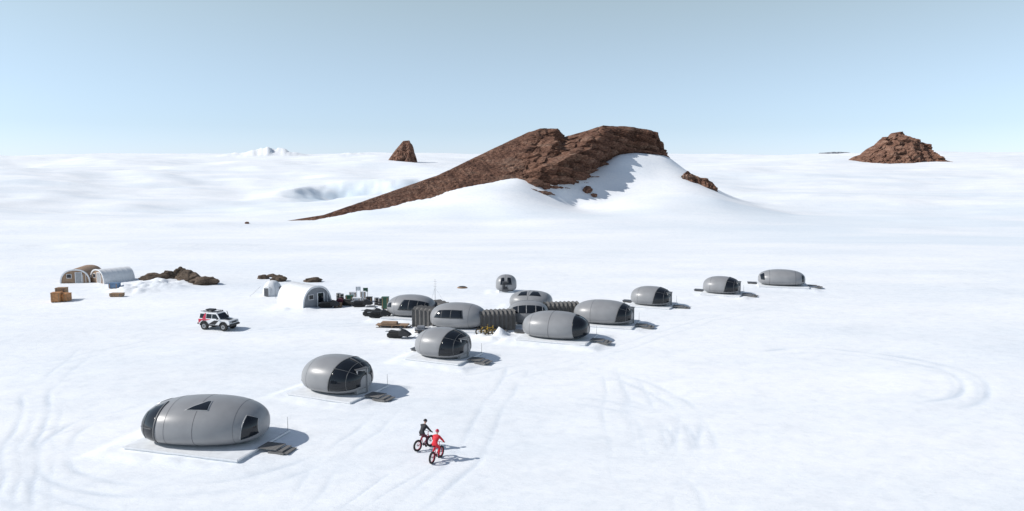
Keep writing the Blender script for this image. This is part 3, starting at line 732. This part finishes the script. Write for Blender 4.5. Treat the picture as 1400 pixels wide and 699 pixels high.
crate(462,420,(.9,.6,.4),'wood'); crate(505,414,(.7,.6,.5),'black')
def sled(a,b_,rz,L=3.2,mat='tan'):
    E=empty('cargo_sled',GG(a,b_),rz)
    box('sled_bed',(L,1,.1),(0,0,.3),M[mat],E,bevel=.02)
    for s in(-1,1): prism('runner',[(-L/2,.0),(-L/2,.07),(L/2,.07),(L/2+.35,.3),(L/2+.38,.25),(L/2+.1,0)],lambda x,z:.04,M['black'],E,0).location.y=s*.4
    for x in(-L*.4,0,L*.4): box('cross_member',(.08,.9,.2),(x,0,.16),M['wood'],E)
    box('load',(L*.5,.8,.25),(-L*.1,0,.48),M[mat],E,bevel=.06); tube('tow_bar',(L/2,0,.3),(L/2+1,0,.2),.025,M['black'],E)
sled(537,446,-.08,3.4); sled(578,456,.1,1.6,'grey')
for i,(a,b_) in enumerate([(490,408),(500,410)]):
    E=empty('notice_board',GG(a,b_),.1)
    box('board',(.6,.04,.5),(0,0,1.2),M['white' if i!=1 else 'green'],E)
    for s in(-1,1): tube('post',(s*.25,0,-.1),(s*.25,0,1.45),.025,M['black'],E)
for a,b_ in [(463,411),(467,412),(515,417),(520,418)]:
    E=empty('fuel_drum',GG(a,b_)); tube('drum',(0,0,0),(0,0,.85),.28,M['black'],E,seg=20)
    for z in(.02,.3,.57,.85): tube('rim',(0,0,z-.015),(0,0,z+.015),.295,M['steel'],E,seg=20)

# ------------------------------------------------------------------ light
el=R(37); az=Vector((1,.09,0)).normalized()
trav=Vector((az.x*math.cos(el),az.y*math.cos(el),-math.sin(el)))
sd=bpy.data.lights.new('sun','SUN'); sd.energy=4.3; sd.angle=R(.5); sd.color=(1,.965,.92)
so=bpy.data.objects.new('sun',sd); scene.collection.objects.link(so); so.rotation_mode='QUATERNION'; so.rotation_quaternion=trav.to_track_quat('-Z','Y')
w=bpy.data.worlds.new('World'); scene.world=w; w.use_nodes=True; nt=w.node_tree; bg=nt.nodes['Background']
sk=N(nt,'ShaderNodeTexSky',sky_type='NISHITA'); sk.sun_disc=False; sk.sun_elevation=el; sk.sun_rotation=math.atan2(-az.x,-az.y)
sk.altitude=1500; sk.air_density=1.0; sk.dust_density=.6; sk.ozone_density=1.0
hs_=N(nt,'ShaderNodeHueSaturation'); hs_.inputs['Saturation'].default_value=.62
tc=N(nt,'ShaderNodeTexCoord'); sx=N(nt,'ShaderNodeSeparateXYZ'); nt.links.new(tc.outputs['Generated'],sx.inputs[0])
rp=N(nt,'ShaderNodeValToRGB'); e=rp.color_ramp.elements
e[0].position=0; e[0].color=(.53,.60,.80,1); e[1].position=.6; e[1].color=(.56,.59,.62,1)
k=e.new(.06); k.color=(.55,.62,.73,1); k=e.new(.21); k.color=(.68,.73,.68,1)
nt.links.new(sx.outputs['Z'],rp.inputs['Fac'])
vm=N(nt,'ShaderNodeVectorMath',operation='SCALE'); vm.inputs['Scale'].default_value=2.0; nt.links.new(rp.outputs[0],vm.inputs[0])
mul=N(nt,'ShaderNodeVectorMath',operation='MULTIPLY')
nt.links.new(sk.outputs[0],hs_.inputs['Color']); nt.links.new(hs_.outputs[0],mul.inputs[0]); nt.links.new(vm.outputs[0],mul.inputs[1])
nt.links.new(mul.outputs[0],bg.inputs['Color']); bg.inputs['Strength'].default_value=.10
# camera
cd=bpy.data.cameras.new('camera'); cd.sensor_width=36; cd.lens=F/1400*36; cd.clip_end=9000; cd.clip_start=.5
co_=bpy.data.objects.new('camera',cd); scene.collection.objects.link(co_); co_.location=(0,0,H); co_.rotation_euler=(math.pi/2-PITCH,0,0)
scene.camera=co_
